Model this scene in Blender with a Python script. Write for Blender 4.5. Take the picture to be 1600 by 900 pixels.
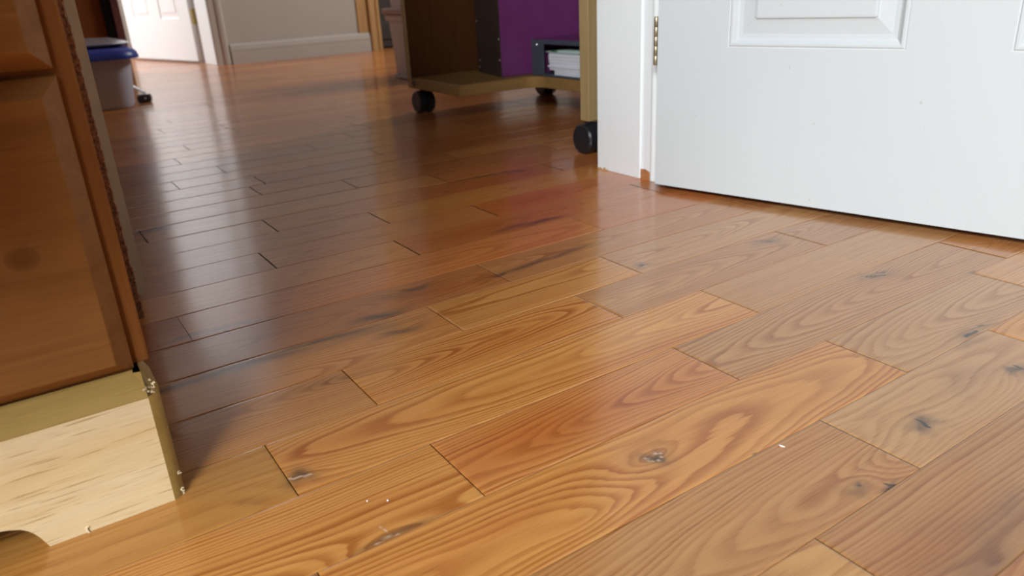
import bpy, bmesh, math, random
import numpy as np
from mathutils import Vector, Matrix

scn = bpy.context.scene
col = scn.collection
for o in list(bpy.data.objects):
    bpy.data.objects.remove(o)

# ------------------------------------------------------------------ camera, light, exposure
CAM_Z = 0.31352
R_ = (0.828943, -0.557114, -0.049763)      # camera right, up, forward in world axes
U_ = (0.247568, 0.285666, 0.9258)
F_ = (0.501561, 0.779755, -0.374725)
# re-orthonormalise
Rv, Uv = Vector(R_), Vector(U_)
Fv = Vector(F_).normalized()
Rv = (Rv - Fv * Rv.dot(Fv)).normalized()
Uv = Rv.cross(Fv).normalized()
cam_data = bpy.data.cameras.new('camera')
cam = bpy.data.objects.new('camera', cam_data)
col.objects.link(cam)
cam.matrix_world = Matrix(((Rv.x, Uv.x, -Fv.x, 0), (Rv.y, Uv.y, -Fv.y, 0), (Rv.z, Uv.z, -Fv.z, CAM_Z), (0, 0, 0, 1)))
cam_data.sensor_width = 36.0
cam_data.lens = 36.0 * 1177.69 / 1600
cam_data.clip_start = 0.01
cam_data.dof.use_dof = True
cam_data.dof.focus_distance = 0.66
cam_data.dof.aperture_fstop = 9.0
scn.camera = cam

scn.view_settings.view_transform = 'Standard'
scn.view_settings.look = 'None'
scn.view_settings.gamma = 1.0
scn.view_settings.use_curve_mapping = False
scn.view_settings.exposure = 0.0
scn.cycles.use_denoising = True
scn.cycles.max_bounces = 8
scn.cycles.diffuse_bounces = 5

world = bpy.data.worlds.new('world')
scn.world = world
world.use_nodes = True
world.node_tree.nodes['Background'].inputs[0].default_value = (0.75, 0.85, 1.0, 1)
world.node_tree.nodes['Background'].inputs[1].default_value = 0.3


def area(name, loc, target, sx, sy, watts, color, spread=180):
    d = bpy.data.lights.new(name, 'AREA')
    d.shape = 'RECTANGLE'
    d.size, d.size_y = sx, sy
    d.energy = watts
    d.color = color
    d.spread = math.radians(spread)
    o = bpy.data.objects.new(name, d)
    col.objects.link(o)
    o.location = loc
    o.rotation_euler = (Vector(target) - Vector(loc)).to_track_quat('-Z', 'Y').to_euler()
    return o


# daylight through the window in the left wall of the near room, and through the hall window
area('window_daylight', (-1.86, -1.35, 1.75), (0.25, 0.2, 0.0), 1.50, 0.90, 84, (0.90, 0.97, 1.0), 110)
area('hall_window_daylight', (-1.15, 5.4, 1.35), (1.0, 5.0, 1.1), 1.10, 1.50, 106, (0.93, 0.97, 1.0))
area('far_room_fill_light', (3.12, 2.7, 1.95), (1.2, 4.1, 0.5), 0.9, 0.7, 40, (1.0, 0.97, 0.93), 120)  # added fill to brighten the far room, no window stands there


# ------------------------------------------------------------------ helpers
def put(o, label=None, cat=None, group=None, kind=None):
    if label: o['label'] = label
    if cat: o['category'] = cat
    if group: o['group'] = group
    if kind: o['kind'] = kind
    return o


def wloc(p):
    v = Vector((0, 0, 0))
    while p is not None:
        v += p.location
        p = p.parent
    return v


def thing(name, loc, label=None, cat=None, group=None, kind=None):
    o = bpy.data.objects.new(name, None)
    o.empty_display_size = 0.02
    col.objects.link(o)
    o.location = loc
    return put(o, label, cat, group, kind)


def obj(name, bm, m, parent=None, origin=None, smooth=None):
    """link a bmesh built in world coordinates as one object"""
    me = bpy.data.meshes.new(name)
    base = wloc(parent) if parent else Vector((0, 0, 0))
    loc = Vector(origin) - base if origin is not None else Vector((0, 0, 0))
    off = base + loc
    bmesh.ops.recalc_face_normals(bm, faces=bm.faces)
    bmesh.ops.translate(bm, verts=bm.verts, vec=-off)
    if smooth is not None:
        for f in bm.faces: f.smooth = True
        for e in bm.edges:
            if len(e.link_faces) == 2 and e.calc_face_angle(0) > math.radians(smooth):
                e.smooth = False
    bm.to_mesh(me)
    bm.free()
    o = bpy.data.objects.new(name, me)
    col.objects.link(o)
    o.location = loc
    if parent: o.parent = parent
    ms = m if isinstance(m, (list, tuple)) else [m]
    for x in ms: me.materials.append(x)
    return o


def add_box(bm, lo, hi, bev=0.0, seg=2):
    t = bmesh.new()
    bmesh.ops.create_cube(t, size=1)
    s = [hi[i] - lo[i] for i in range(3)]
    c = [(hi[i] + lo[i]) / 2 for i in range(3)]
    for v in t.verts:
        v.co = Vector((v.co[i] * s[i] + c[i] for i in range(3)))
    if bev:
        bmesh.ops.bevel(t, geom=t.edges[:], offset=bev, segments=seg, affect='EDGES', profile=0.5)
    join(bm, t)


def join(bm, t, mat_index=None):
    me = bpy.data.meshes.new('tmp')
    if mat_index is not None:
        for f in t.faces: f.material_index = mat_index
    t.to_mesh(me)
    t.free()
    bm.from_mesh(me)
    bpy.data.meshes.remove(me)


def box(lo, hi, bev=0.0, seg=2):
    bm = bmesh.new()
    add_box(bm, lo, hi, bev, seg)
    return bm


def prism_xy(bm, pts, z0, z1, bev=0.0):
    """vertical prism over a plan outline"""
    t = bmesh.new()
    a = [t.verts.new((x, y, z0)) for x, y in pts]
    b = [t.verts.new((x, y, z1)) for x, y in pts]
    n = len(pts)
    t.faces.new(a[::-1])
    t.faces.new(b)
    for i in range(n):
        t.faces.new((a[i], a[(i + 1) % n], b[(i + 1) % n], b[i]))
    bmesh.ops.recalc_face_normals(t, faces=t.faces)
    if bev:
        bmesh.ops.bevel(t, geom=[e for e in t.edges], offset=bev, segments=2, affect='EDGES')
    join(bm, t)


def lathe(bm, profile, center, axis='z', n=32):
    """profile of (radius, height) about an axis through center"""
    t = bmesh.new()
    rings = []
    for r, hgt in profile:
        ring = []
        for i in range(n):
            a = 2 * math.pi * i / n
            p = (r * math.cos(a), r * math.sin(a), hgt)
            if axis == 'y': p = (p[0], p[2], p[1])
            if axis == 'x': p = (p[2], p[0], p[1])
            ring.append(t.verts.new(Vector(p) + Vector(center)))
        rings.append(ring)
    for k in range(len(rings) - 1):
        for i in range(n):
            j = (i + 1) % n
            t.faces.new((rings[k][i], rings[k][j], rings[k + 1][j], rings[k + 1][i]))
    t.faces.new(rings[0][::-1])
    t.faces.new(rings[-1])
    bmesh.ops.recalc_face_normals(t, faces=t.faces)
    join(bm, t)


def rrect(x0, x1, y0, y1, r, n=6):
    pts = []
    for cx, cy, a0 in ((x1 - r, y1 - r, 0), (x0 + r, y1 - r, 90), (x0 + r, y0 + r, 180), (x1 - r, y0 + r, 270)):
        for i in range(n + 1):
            a = math.radians(a0 + 90 * i / n)
            pts.append((cx + r * math.cos(a), cy + r * math.sin(a)))
    return pts


def loft(bm, loops, cap0=True, cap1=True):
    t = bmesh.new()
    vs = [[t.verts.new(p) for p in lp] for lp in loops]
    n = len(vs[0])
    for k in range(len(vs) - 1):
        for i in range(n):
            j = (i + 1) % n
            t.faces.new((vs[k][i], vs[k][j], vs[k + 1][j], vs[k + 1][i]))
    if cap0: t.faces.new(vs[0][::-1])
    if cap1: t.faces.new(vs[-1])
    bmesh.ops.recalc_face_normals(t, faces=t.faces)
    join(bm, t)


# ------------------------------------------------------------------ materials
class NT:
    def __init__(self, name):
        self.m = bpy.data.materials.new(name)
        self.m.use_nodes = True
        self.t = self.m.node_tree
        self.b = self.t.nodes['Principled BSDF']

    def n(self, typ, **kw):
        nd = self.t.nodes.new(typ)
        for k, v in kw.items(): setattr(nd, k, v)
        return nd

    def l(self, a, b):
        self.t.links.new(a, b)

    def math(self, op, a, b=None, clamp=False):
        nd = self.n('ShaderNodeMath', operation=op, use_clamp=clamp)
        for i, x in enumerate((a, b)):
            if x is None: continue
            if isinstance(x, (int, float)): nd.inputs[i].default_value = x
            else: self.l(x, nd.inputs[i])
        return nd.outputs[0]

    def mix(self, fac, a, b, blend='MIX'):
        nd = self.n('ShaderNodeMix', data_type='RGBA', blend_type=blend)
        nd.clamp_factor = True
        for sock, x in ((nd.inputs[0], fac), (nd.inputs[6], a), (nd.inputs[7], b)):
            if isinstance(x, (int, float)): sock.default_value = x
            elif isinstance(x, tuple): sock.default_value = (*x, 1) if len(x) == 3 else x
            else: self.l(x, sock)
        return nd.outputs[2]

    def noise(self, vec, scale, detail=2, rough=0.5, dist=0.0):
        nd = self.n('ShaderNodeTexNoise')
        nd.inputs['Scale'].default_value = scale
        nd.inputs['Detail'].default_value = detail
        nd.inputs['Roughness'].default_value = rough
        nd.inputs['Distortion'].default_value = dist
        if vec is not None: self.l(vec, nd.inputs['Vector'])
        return nd.outputs['Fac']

    def mapv(self, vec, scale, loc=(0, 0, 0)):
        nd = self.n('ShaderNodeMapping')
        nd.inputs['Scale'].default_value = scale
        nd.inputs['Location'].default_value = loc
        self.l(vec, nd.inputs['Vector'])
        return nd.outputs[0]

    def ramp(self, fac, stops):
        nd = self.n('ShaderNodeValToRGB')
        e = nd.color_ramp.elements
        while len(e) < len(stops): e.new(0.5)
        for el, (p, c) in zip(e, stops):
            el.position = p
            el.color = (*c, 1) if isinstance(c, tuple) else (c, c, c, 1)
        self.l(fac, nd.inputs[0])
        return nd.outputs[0]

    def bump(self, hgt, dist, strength=1.0):
        nd = self.n('ShaderNodeBump')
        nd.inputs['Distance'].default_value = dist
        nd.inputs['Strength'].default_value = strength
        self.l(hgt, nd.inputs['Height'])
        self.l(nd.outputs[0], self.b.inputs['Normal'])

    def obj(self):
        return self.n('ShaderNodeTexCoord').outputs['Object']


def plain(name, c, rough=0.5, metal=0.0, var=0.06, scale=30.0, spec=0.5, bump=0.0):
    k = NT(name)
    v = k.noise(k.obj(), scale, 3)
    dark = tuple(x * (1 - var) for x in c)
    lite = tuple(min(1, x * (1 + var)) for x in c)
    k.l(k.ramp(v, [(0.3, dark), (0.7, lite)]), k.b.inputs['Base Color'])
    k.b.inputs['Roughness'].default_value = rough
    k.b.inputs['Metallic'].default_value = metal
    k.b.inputs['Specular IOR Level'].default_value = spec
    if bump: k.bump(v, bump)
    return k.m


def paint(name, c, rough=0.35, marks=0.0):
    """brush-painted white with faint brush strokes and a few scuffs"""
    k = NT(name)
    oc = k.obj()
    big = k.noise(oc, 3.0, 2)
    stroke = k.noise(k.mapv(oc, (90, 90, 6)), 4.0, 3)
    c0 = k.ramp(big, [(0.3, tuple(x * 0.975 for x in c)), (0.7, c)])
    if marks:
        sp = k.noise(k.mapv(oc, (1, 1, 1)), 95.0, 2, 0.55)
        mk = k.ramp(sp, [(0.745, 0.0), (0.79, 1.0)])
        c0 = k.mix(k.math('MULTIPLY', mk, marks), c0, (0.30, 0.28, 0.26))
    k.l(c0, k.b.inputs['Base Color'])
    k.b.inputs['Roughness'].default_value = rough
    k.bump(stroke, 0.0004, 0.5)
    return k.m


def pine(name, lite, mid, dark, rough=0.4, knots=(), line=0.5, axis='x'):
    k = NT(name)
    oc = k.obj()
    sc = {'x': (1.0, 14, 14), 'z': (14, 14, 1.0)}[axis]
    st = k.mapv(oc, sc)
    broad = k.noise(st, 3.0, 3, 0.5, 0.6)
    fine = k.noise(k.mapv(oc, tuple(s * 5 for s in sc)), 7.0, 3, 0.6)
    dash = k.noise(k.mapv(oc, tuple(s * (13 if s > 5 else 7) for s in sc)), 4.2, 2, 0.5)
    c = k.ramp(broad, [(0.28, mid), (0.5, lite), (0.72, mid)])
    c = k.mix(k.math('MULTIPLY', fine, 0.35), c, dark, 'MULTIPLY')
    dm = k.ramp(dash, [(0.62, 0.0), (0.70, 1.0)])
    c = k.mix(k.math('MULTIPLY', dm, line), c, dark)
    for (px, pz, rx, rz) in knots:
        sep = k.n('ShaderNodeSeparateXYZ')
        k.l(oc, sep.inputs[0])
        dx = k.math('DIVIDE', k.math('SUBTRACT', sep.outputs[0], px), rx)
        dz = k.math('DIVIDE', k.math('SUBTRACT', sep.outputs[2], pz), rz)
        rr = k.math('SQRT', k.math('ADD', k.math('MULTIPLY', dx, dx), k.math('MULTIPLY', dz, dz)))
        rr = k.math('ADD', rr, k.math('MULTIPLY', fine, 0.3))
        mk = k.ramp(rr, [(0.55, 0.75), (0.95, 0.35), (1.0, 0.6), (1.15, 0.0)])
        c = k.mix(mk, c, dark)
    k.l(c, k.b.inputs['Base Color'])
    k.b.inputs['Roughness'].default_value = rough
    k.b.inputs['Specular IOR Level'].default_value = 0.15
    k.bump(fine, 0.0003, 0.4)
    return k.m


M = {}
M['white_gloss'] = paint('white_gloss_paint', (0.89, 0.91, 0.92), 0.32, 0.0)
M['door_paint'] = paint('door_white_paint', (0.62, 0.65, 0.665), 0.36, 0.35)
M['cream'] = plain('cream_paint', (0.62, 0.53, 0.38), 0.5, var=0.05)
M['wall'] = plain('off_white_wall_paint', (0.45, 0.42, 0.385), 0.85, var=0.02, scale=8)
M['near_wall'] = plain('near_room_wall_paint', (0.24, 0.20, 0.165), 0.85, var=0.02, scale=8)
M['ceiling'] = plain('white_ceiling_paint', (0.58, 0.56, 0.53), 0.9, var=0.02, scale=8)
M['varnish'] = pine('varnished_pine', (0.335, 0.150, 0.042), (0.275, 0.115, 0.030), (0.16, 0.06, 0.014), 0.5,
                    knots=((0.3884, 0.1833, 0.0105, 0.0085),), line=0.35)
M['stile'] = pine('varnished_pine_upright', (0.30, 0.115, 0.03), (0.25, 0.09, 0.022), (0.16, 0.055, 0.014), 0.5, line=0.25, axis='z')
M['pale_pine'] = pine('pale_pine', (0.86, 0.70, 0.44), (0.82, 0.61, 0.33), (0.42, 0.25, 0.10), 0.38, line=0.7)
M['edge_varnish'] = pine('varnished_pine_edge', (0.46, 0.31, 0.10), (0.40, 0.26, 0.075), (0.25, 0.14, 0.04), 0.30, line=0.3)
M['chipped'] = plain('chipped_brown_board', (0.27, 0.105, 0.04), 0.7, var=0.7, scale=260, bump=0.001)
M['bare_wood'] = plain('bare_orange_wood', (0.46, 0.19, 0.07), 0.7, var=0.15, scale=120)
M['raw_splinter'] = plain('raw_pale_splinter', (0.85, 0.68, 0.45), 0.7, var=0.25, scale=200)
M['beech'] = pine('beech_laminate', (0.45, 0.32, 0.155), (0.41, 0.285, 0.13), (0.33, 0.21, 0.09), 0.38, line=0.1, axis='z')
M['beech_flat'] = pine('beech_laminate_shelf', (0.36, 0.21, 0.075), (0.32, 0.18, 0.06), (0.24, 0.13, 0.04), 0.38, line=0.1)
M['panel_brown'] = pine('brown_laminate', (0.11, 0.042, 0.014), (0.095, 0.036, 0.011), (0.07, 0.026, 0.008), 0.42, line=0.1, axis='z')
M['black_plastic'] = plain('black_plastic', (0.018, 0.018, 0.022), 0.32, var=0.1)
M['purple'] = plain('purple_card', (0.17, 0.033, 0.145), 0.45, var=0.05)
M['dark_card'] = plain('dark_brown_card', (0.055, 0.035, 0.028), 0.45, var=0.12)
M['navy_card'] = plain('slate_card', (0.065, 0.075, 0.10), 0.45, var=0.1)
M['rivet'] = plain('rivet_metal', (0.75, 0.72, 0.70), 0.3, 1.0)
M['paper'] = plain('white_paper', (0.80, 0.80, 0.86), 0.8, var=0.04, scale=400)
M['green_paper'] = plain('pale_green_paper', (0.48, 0.62, 0.58), 0.8, var=0.05)
M['leaf_green'] = plain('dark_green_ink', (0.02, 0.16, 0.04), 0.6)
M['blue_lid'] = plain('blue_plastic', (0.035, 0.060, 0.36), 0.35, var=0.05)
M['maroon'] = plain('maroon_wood', (0.17, 0.055, 0.05), 0.5, var=0.12)
M['orange_wood'] = pine('orange_wood', (0.34, 0.115, 0.03), (0.30, 0.10, 0.025), (0.2, 0.06, 0.015), 0.5, line=0.1, axis='z')
M['tan_wood'] = pine('tan_wood', (0.62, 0.40, 0.19), (0.56, 0.34, 0.15), (0.4, 0.22, 0.08), 0.5, line=0.2, axis='z')
M['navy'] = plain('navy_cloth', (0.010, 0.016, 0.032), 0.6, var=0.2)
M['brass'] = plain('brass', (0.66, 0.52, 0.22), 0.35, 1.0)
M['old_brass'] = plain('tarnished_brass', (0.52, 0.44, 0.28), 0.42, 0.9, var=0.2)
M['steel'] = plain('brushed_steel', (0.78, 0.78, 0.78), 0.3, 0.7)
M['dark_opening'] = plain('dark_opening_tone', (0.035, 0.028, 0.024), 0.6, var=0.1)
M['oak_trim'] = pine('oak_trim', (0.54, 0.35, 0.16), (0.48, 0.29, 0.12), (0.33, 0.18, 0.07), 0.5, line=0.3, axis='z')
M['glass'] = plain('window_frame_white', (0.8, 0.8, 0.8), 0.4)
M['flake'] = plain('white_paint_flake', (0.85, 0.85, 0.83), 0.6)


def scuffed_paint():
    k = NT('scuffed_white_paint')
    oc = k.obj()
    sep = k.n('ShaderNodeSeparateXYZ')
    k.l(oc, sep.inputs[0])
    dz = k.math('DIVIDE', k.math('SUBTRACT', sep.outputs[2], 0.215), 0.036)
    dy = k.math('DIVIDE', k.math('SUBTRACT', sep.outputs[1], -0.0535), 0.0028)
    rr = k.math('ADD', k.math('MULTIPLY', dz, dz), k.math('MULTIPLY', dy, dy))
    nz = k.noise(k.mapv(oc, (400, 400, 60)), 1.0, 3)
    mk = k.ramp(k.math('ADD', rr, nz), [(0.45, 0.75), (1.1, 0.0)])
    k.l(k.mix(mk, (0.87, 0.885, 0.89), (0.33, 0.33, 0.34)), k.b.inputs['Base Color'])
    k.b.inputs['Roughness'].default_value = 0.35
    return k.m


M['scuffed'] = scuffed_paint()


def clear_plastic(name, c, rough=0.2, trans=0.55):
    k = NT(name)
    k.b.inputs['Base Color'].default_value = (*c, 1)
    k.b.inputs['Roughness'].default_value = rough
    tr = k.n('ShaderNodeBsdfTransparent')
    tr.inputs[0].default_value = (*(0.4 + 0.6 * x for x in c), 1)
    mx = k.n('ShaderNodeMixShader')
    lw = k.n('ShaderNodeLayerWeight')
    lw.inputs[0].default_value = 0.3
    k.l(k.math('MULTIPLY', k.math('SUBTRACT', 1.0, lw.outputs['Facing']), trans), mx.inputs[0])
    k.l(k.b.outputs[0], mx.inputs[1])
    k.l(tr.outputs[0], mx.inputs[2])
    k.l(mx.outputs[0], k.t.nodes['Material Output'].inputs[0])
    return k.m


M['tub_plastic'] = clear_plastic('clear_grey_plastic', (0.60, 0.66, 0.82), 0.35, 0.06)
M['lid_clear'] = clear_plastic('smoky_clear_plastic', (0.34, 0.30, 0.33), 0.25, 0.15)
M['bin_plastic'] = clear_plastic('clear_pink_plastic', (0.62, 0.50, 0.47), 0.2, 0.4)


def floor_material():
    k = NT('oak_floorboards')

    def attr(nm):
        return k.n('ShaderNodeAttribute', attribute_name=nm)
    ring = attr('ring').outputs['Fac']
    con = attr('contrast').outputs['Fac']
    stain = attr('stain').outputs['Fac']
    crack = attr('crack').outputs['Fac']
    red = attr('warm').outputs['Fac']
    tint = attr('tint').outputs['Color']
    wv = attr('wood').outputs['Vector']
    wob = k.noise(k.mapv(wv, (8, 210, 1)), 1.0, 3, 0.55)
    rr = k.math('ADD', ring, k.math('MULTIPLY', k.math('SUBTRACT', wob, 0.5), 0.5))
    fr = k.math('FRACT', rr)
    band = k.ramp(fr, [(0.0, 0.15), (0.10, 1.0), (0.30, 0.75), (0.62, 0.12), (0.9, 0.0), (1.0, 0.15)])
    # each growth ring has its own weight
    wt = k.n('ShaderNodeTexWhiteNoise', noise_dimensions='1D')
    k.l(k.math('FLOOR', rr), wt.inputs['W'])
    bw = k.math('MULTIPLY', band, k.math('ADD', k.math('MULTIPLY', wt.outputs['Value'], 0.75), 0.45))
    streak = k.noise(k.mapv(wv, (5, 190, 1)), 1.0, 4, 0.62)
    pores = k.noise(k.mapv(wv, (38, 1500, 1)), 1.0, 2, 0.5)
    broad = k.noise(k.mapv(wv, (3.2, 26, 1)), 1.0, 2, 0.5)
    dark = k.mix(1.0, tint, (0.62, 0.44, 0.31), 'MULTIPLY')
    c = k.mix(k.math('MULTIPLY', bw, con, True), tint, dark)
    c = k.mix(k.ramp(streak, [(0.40, 0.0), (0.80, 0.40)]), c, k.mix(1.0, tint, (0.66, 0.50, 0.38), 'MULTIPLY'))
    pm = k.math('MULTIPLY', k.ramp(pores, [(0.52, 0.0), (0.68, 1.0)]), k.math('ADD', k.math('MULTIPLY', bw, 0.55), 0.18))
    c = k.mix(pm, c, k.mix(1.0, tint, (0.45, 0.30, 0.20), 'MULTIPLY'))
    c = k.mix(k.ramp(broad, [(0.4, 0.0), (0.7, 0.35)]), c, k.mix(1.0, c, (0.82, 0.66, 0.50), 'MULTIPLY'))
    c = k.mix(red, c, k.mix(1.0, c, (0.80, 0.58, 0.44), 'MULTIPLY'))
    sn = k.noise(k.mapv(wv, (60, 240, 1)), 1.0, 3, 0.6)
    sm = k.math('MULTIPLY', stain, k.math('ADD', k.math('MULTIPLY', sn, 0.9), 0.5), True)
    c = k.mix(sm, c, (0.038, 0.023, 0.020))
    c = k.mix(crack, c, (0.56, 0.39, 0.28))
    k.l(c, k.b.inputs['Base Color'])
    k.b.inputs['Roughness'].default_value = 0.32
    k.b.inputs['IOR'].default_value = 1.5
    k.b.inputs['Specular IOR Level'].default_value = 0.2
    k.b.inputs['Coat Weight'].default_value = 0.7
    k.b.inputs['Coat Roughness'].default_value = 0.15
    k.b.inputs['Coat IOR'].default_value = 1.58
    hb = k.math('ADD', k.math('MULTIPLY', pores, 0.5), k.math('MULTIPLY', bw, -0.35))
    hb = k.math('ADD', hb, k.math('MULTIPLY', k.noise(k.mapv(wv, (6, 30, 1)), 1.0, 1), 3.0))
    k.bump(hb, 0.00016, 0.6)
    return k.m


M['floor'] = floor_material()

# ------------------------------------------------------------------ floor of individual oak boards (one mesh)
S = 0.077                     # board width
S0 = 7.6752                   # seam s lies at y = (S0 - s) * S
rng = np.random.default_rng(11)
GOLD, TAN, RED, BROWN, PALE = (0.50, 0.275, 0.080), (0.47, 0.285, 0.115), (0.42, 0.20, 0.06), (0.37, 0.185, 0.07), (0.50, 0.33, 0.15)
joints = {0: [2.524, 5.974, 10.22], -1: [4.17, 7.24], 1: [1.314, 7.394], 2: [2.616, 5.851, 11.6], 3: [7.338, 10.67], 4: [5.824, 9.0],
          5: [4.367, 9.4], 6: [1.9, 7.6], -2: [5.58, 11.1], -3: [1.296, 8.2], -4: [5.10, 10.6], -5: [3.03, 7.28], -6: [5.50, 12.2],
          -7: [3.69, 10.4], -8: [1.6, 7.9], -9: [6.15, 11.7], -10: [4.29, 9.3], -12: [8.1], -13: [4.28], -15: [3.62], -17: [4.26], -19: [6.23], -21: [4.28]}
# (row, board index from the left of the listed joints): tint, q0, d mm, taper, apex u, ring spacing mm, contrast
spec = {
    (0, 0): ((0.43, 0.235, 0.080), 0.25, 6, -0.05, 1.2, 2.6, 0.9),
    (0, 1): ((0.49, 0.26, 0.075), 0.42, 2, 0.035, 3.0, 2.7, 1.25),
    (0, 2): ((0.45, 0.265, 0.11), 0.50, 2, 0.030, 6.3, 3.2, 0.8),
    (0, 3): ((0.45, 0.265, 0.12), 0.30, 9, 0.02, 10, 3.0, 0.7),
    (1, 0): ((0.42, 0.235, 0.062), 0.9, 25, 0.012, 0.5, 5.0, 0.35),
    (1, 1): ((0.51, 0.285, 0.085), 0.45, 4, -0.028, 6.6, 3.3, 1.0),
    (1, 2): ((0.51, 0.315, 0.135), -0.35, 12, 0.012, 9, 2.0, 0.8),
    (2, 0): ((0.52, 0.285, 0.080), 0.95, 8, 0.03, 0.2, 3.2, 1.05),
    (2, 1): ((0.47, 0.235, 0.070), 0.62, 8, -0.03, 6.6, 2.4, 1.0),
    (2, 2): ((0.46, 0.275, 0.115), 0.55, 2, -0.045, 8.6, 3.6, 0.95),
    (3, 0): ((0.52, 0.28, 0.080), 0.55, 3, 0.040, 1.0, 3.6, 1.05),
    (3, 1): ((0.49, 0.32, 0.145), 0.60, 4, -0.06, 9.5, 4.2, 0.75),
    (4, 0): ((0.48, 0.275, 0.100), 0.75, 3, -0.06, 5.2, 3.0, 0.8),
    (4, 1): ((0.51, 0.33, 0.150), 0.40, 30, 0.02, 8.0, 2.6, 0.5),
    (5, 0): ((0.52, 0.32, 0.115), 0.2, 20, 0.02, 3.0, 3.2, 0.6),
    (5, 1): ((0.47, 0.27, 0.105), 1.0, 5, 0.03, 5.4, 3.2, 0.8),
    (6, 0): ((0.50, 0.29, 0.09), 0.4, 5, 0.03, 1.0, 3.2, 0.9),
    (-1, 0): ((0.46, 0.24, 0.078), 0.8, 14, 0.02, 3.0, 3.2, 0.7),
    (-1, 1): ((0.51, 0.28, 0.085), 0.35, 3, -0.022, 6.4, 3.2, 0.9),
    (-1, 2): ((0.47, 0.29, 0.125), 0.4, 5, 0.03, 8.0, 3.0, 0.8),
    (-2, 0): ((0.40, 0.19, 0.065), 0.5, 10, 0.03, 4.0, 3.2, 0.7),
    (-2, 1): ((0.45, 0.24, 0.085), 0.4, 6, 0.03, 6.4, 3.2, 0.8),
    (-3, 0): ((0.34, 0.155, 0.060), 0.5, 16, 0.02, 1.0, 3.4, 0.6),
    (-3, 1): ((0.42, 0.205, 0.075), 0.5, 14, 0.02, 4.0, 3.4, 0.6),
    (-4, 0): ((0.46, 0.26, 0.095), 0.5, 22, 0.02, 3.0, 3.4, 0.4),
    (-4, 1): ((0.42, 0.20, 0.070), 0.5, 8, 0.02, 7.0, 3.2, 0.7),
    (-5, 0): ((0.36, 0.18, 0.080), 0.4, 10, 0.02, 2.0, 3.2, 0.5),
    (-5, 1): ((0.42, 0.22, 0.080), 0.5, 18, 0.02, 5.0, 3.2, 0.5),
    (-5, 2): ((0.44, 0.19, 0.060), 0.5, 12, 0.02, 8.0, 3.2, 0.6),
    (-6, 0): ((0.40, 0.21, 0.080), 0.5, 14, 0.02, 2.0, 3.2, 0.5),
    (-6, 1): ((0.45, 0.25, 0.075), 0.5, 20, 0.02, 7.0, 3.2, 0.5),
}
light_falloff = {(0, 1): 1.14, (1, 1): 1.08, (-1, 0): 1.15, (-1, 1): 1.08, (2, 1): 1.05, (3, 1): 0.86, (4, 0): 0.86, (4, 1): 0.86, (5, 1): 0.8, (2, 2): 0.9, (1, 2): 0.88, (0, 2): 0.95, (0, 3): 0.9, (5, 0): 0.9, (0, 0): 1.1, (-2, 0): 1.1, (-3, 1): 1.1, (-3, 0): 1.1}      # tints lifted at centre and darkened at right to imitate light falloff
# ring-deflecting knots: u, s, reach along, reach across (m), lift (mm)
knots = [(4.14, 3.46, 0.036, 0.0125, 27), (1.42, 1.74, 0.030, 0.012, 11), (1.71, 2.99, 0.050, 0.016, 17), (5.21, 4.81, 0.040, 0.015, 15),
         (6.51, 4.64, 0.030, 0.017, 12), (9.64, 2.2, 0.040, 0.014, 15), (8.82, 3.94, 0.040, 0.013, 10), (7.46, -0.25, 0.030, 0.010, 11),
         (9.73, 0.27, 0.035, 0.012, 11), (4.34, -1.72, 0.040, 0.014, 12), (3.58, -0.52, 0.045, 0.012, 11), (8.22, 4.69, 0.03, 0.013, 11),
         (5.60, -1.30, 0.045, 0.010, 9), (5.17, 5.95, 0.05, 0.018, 14), (3.1, 3.75, 0.03, 0.01, -8)]
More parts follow.
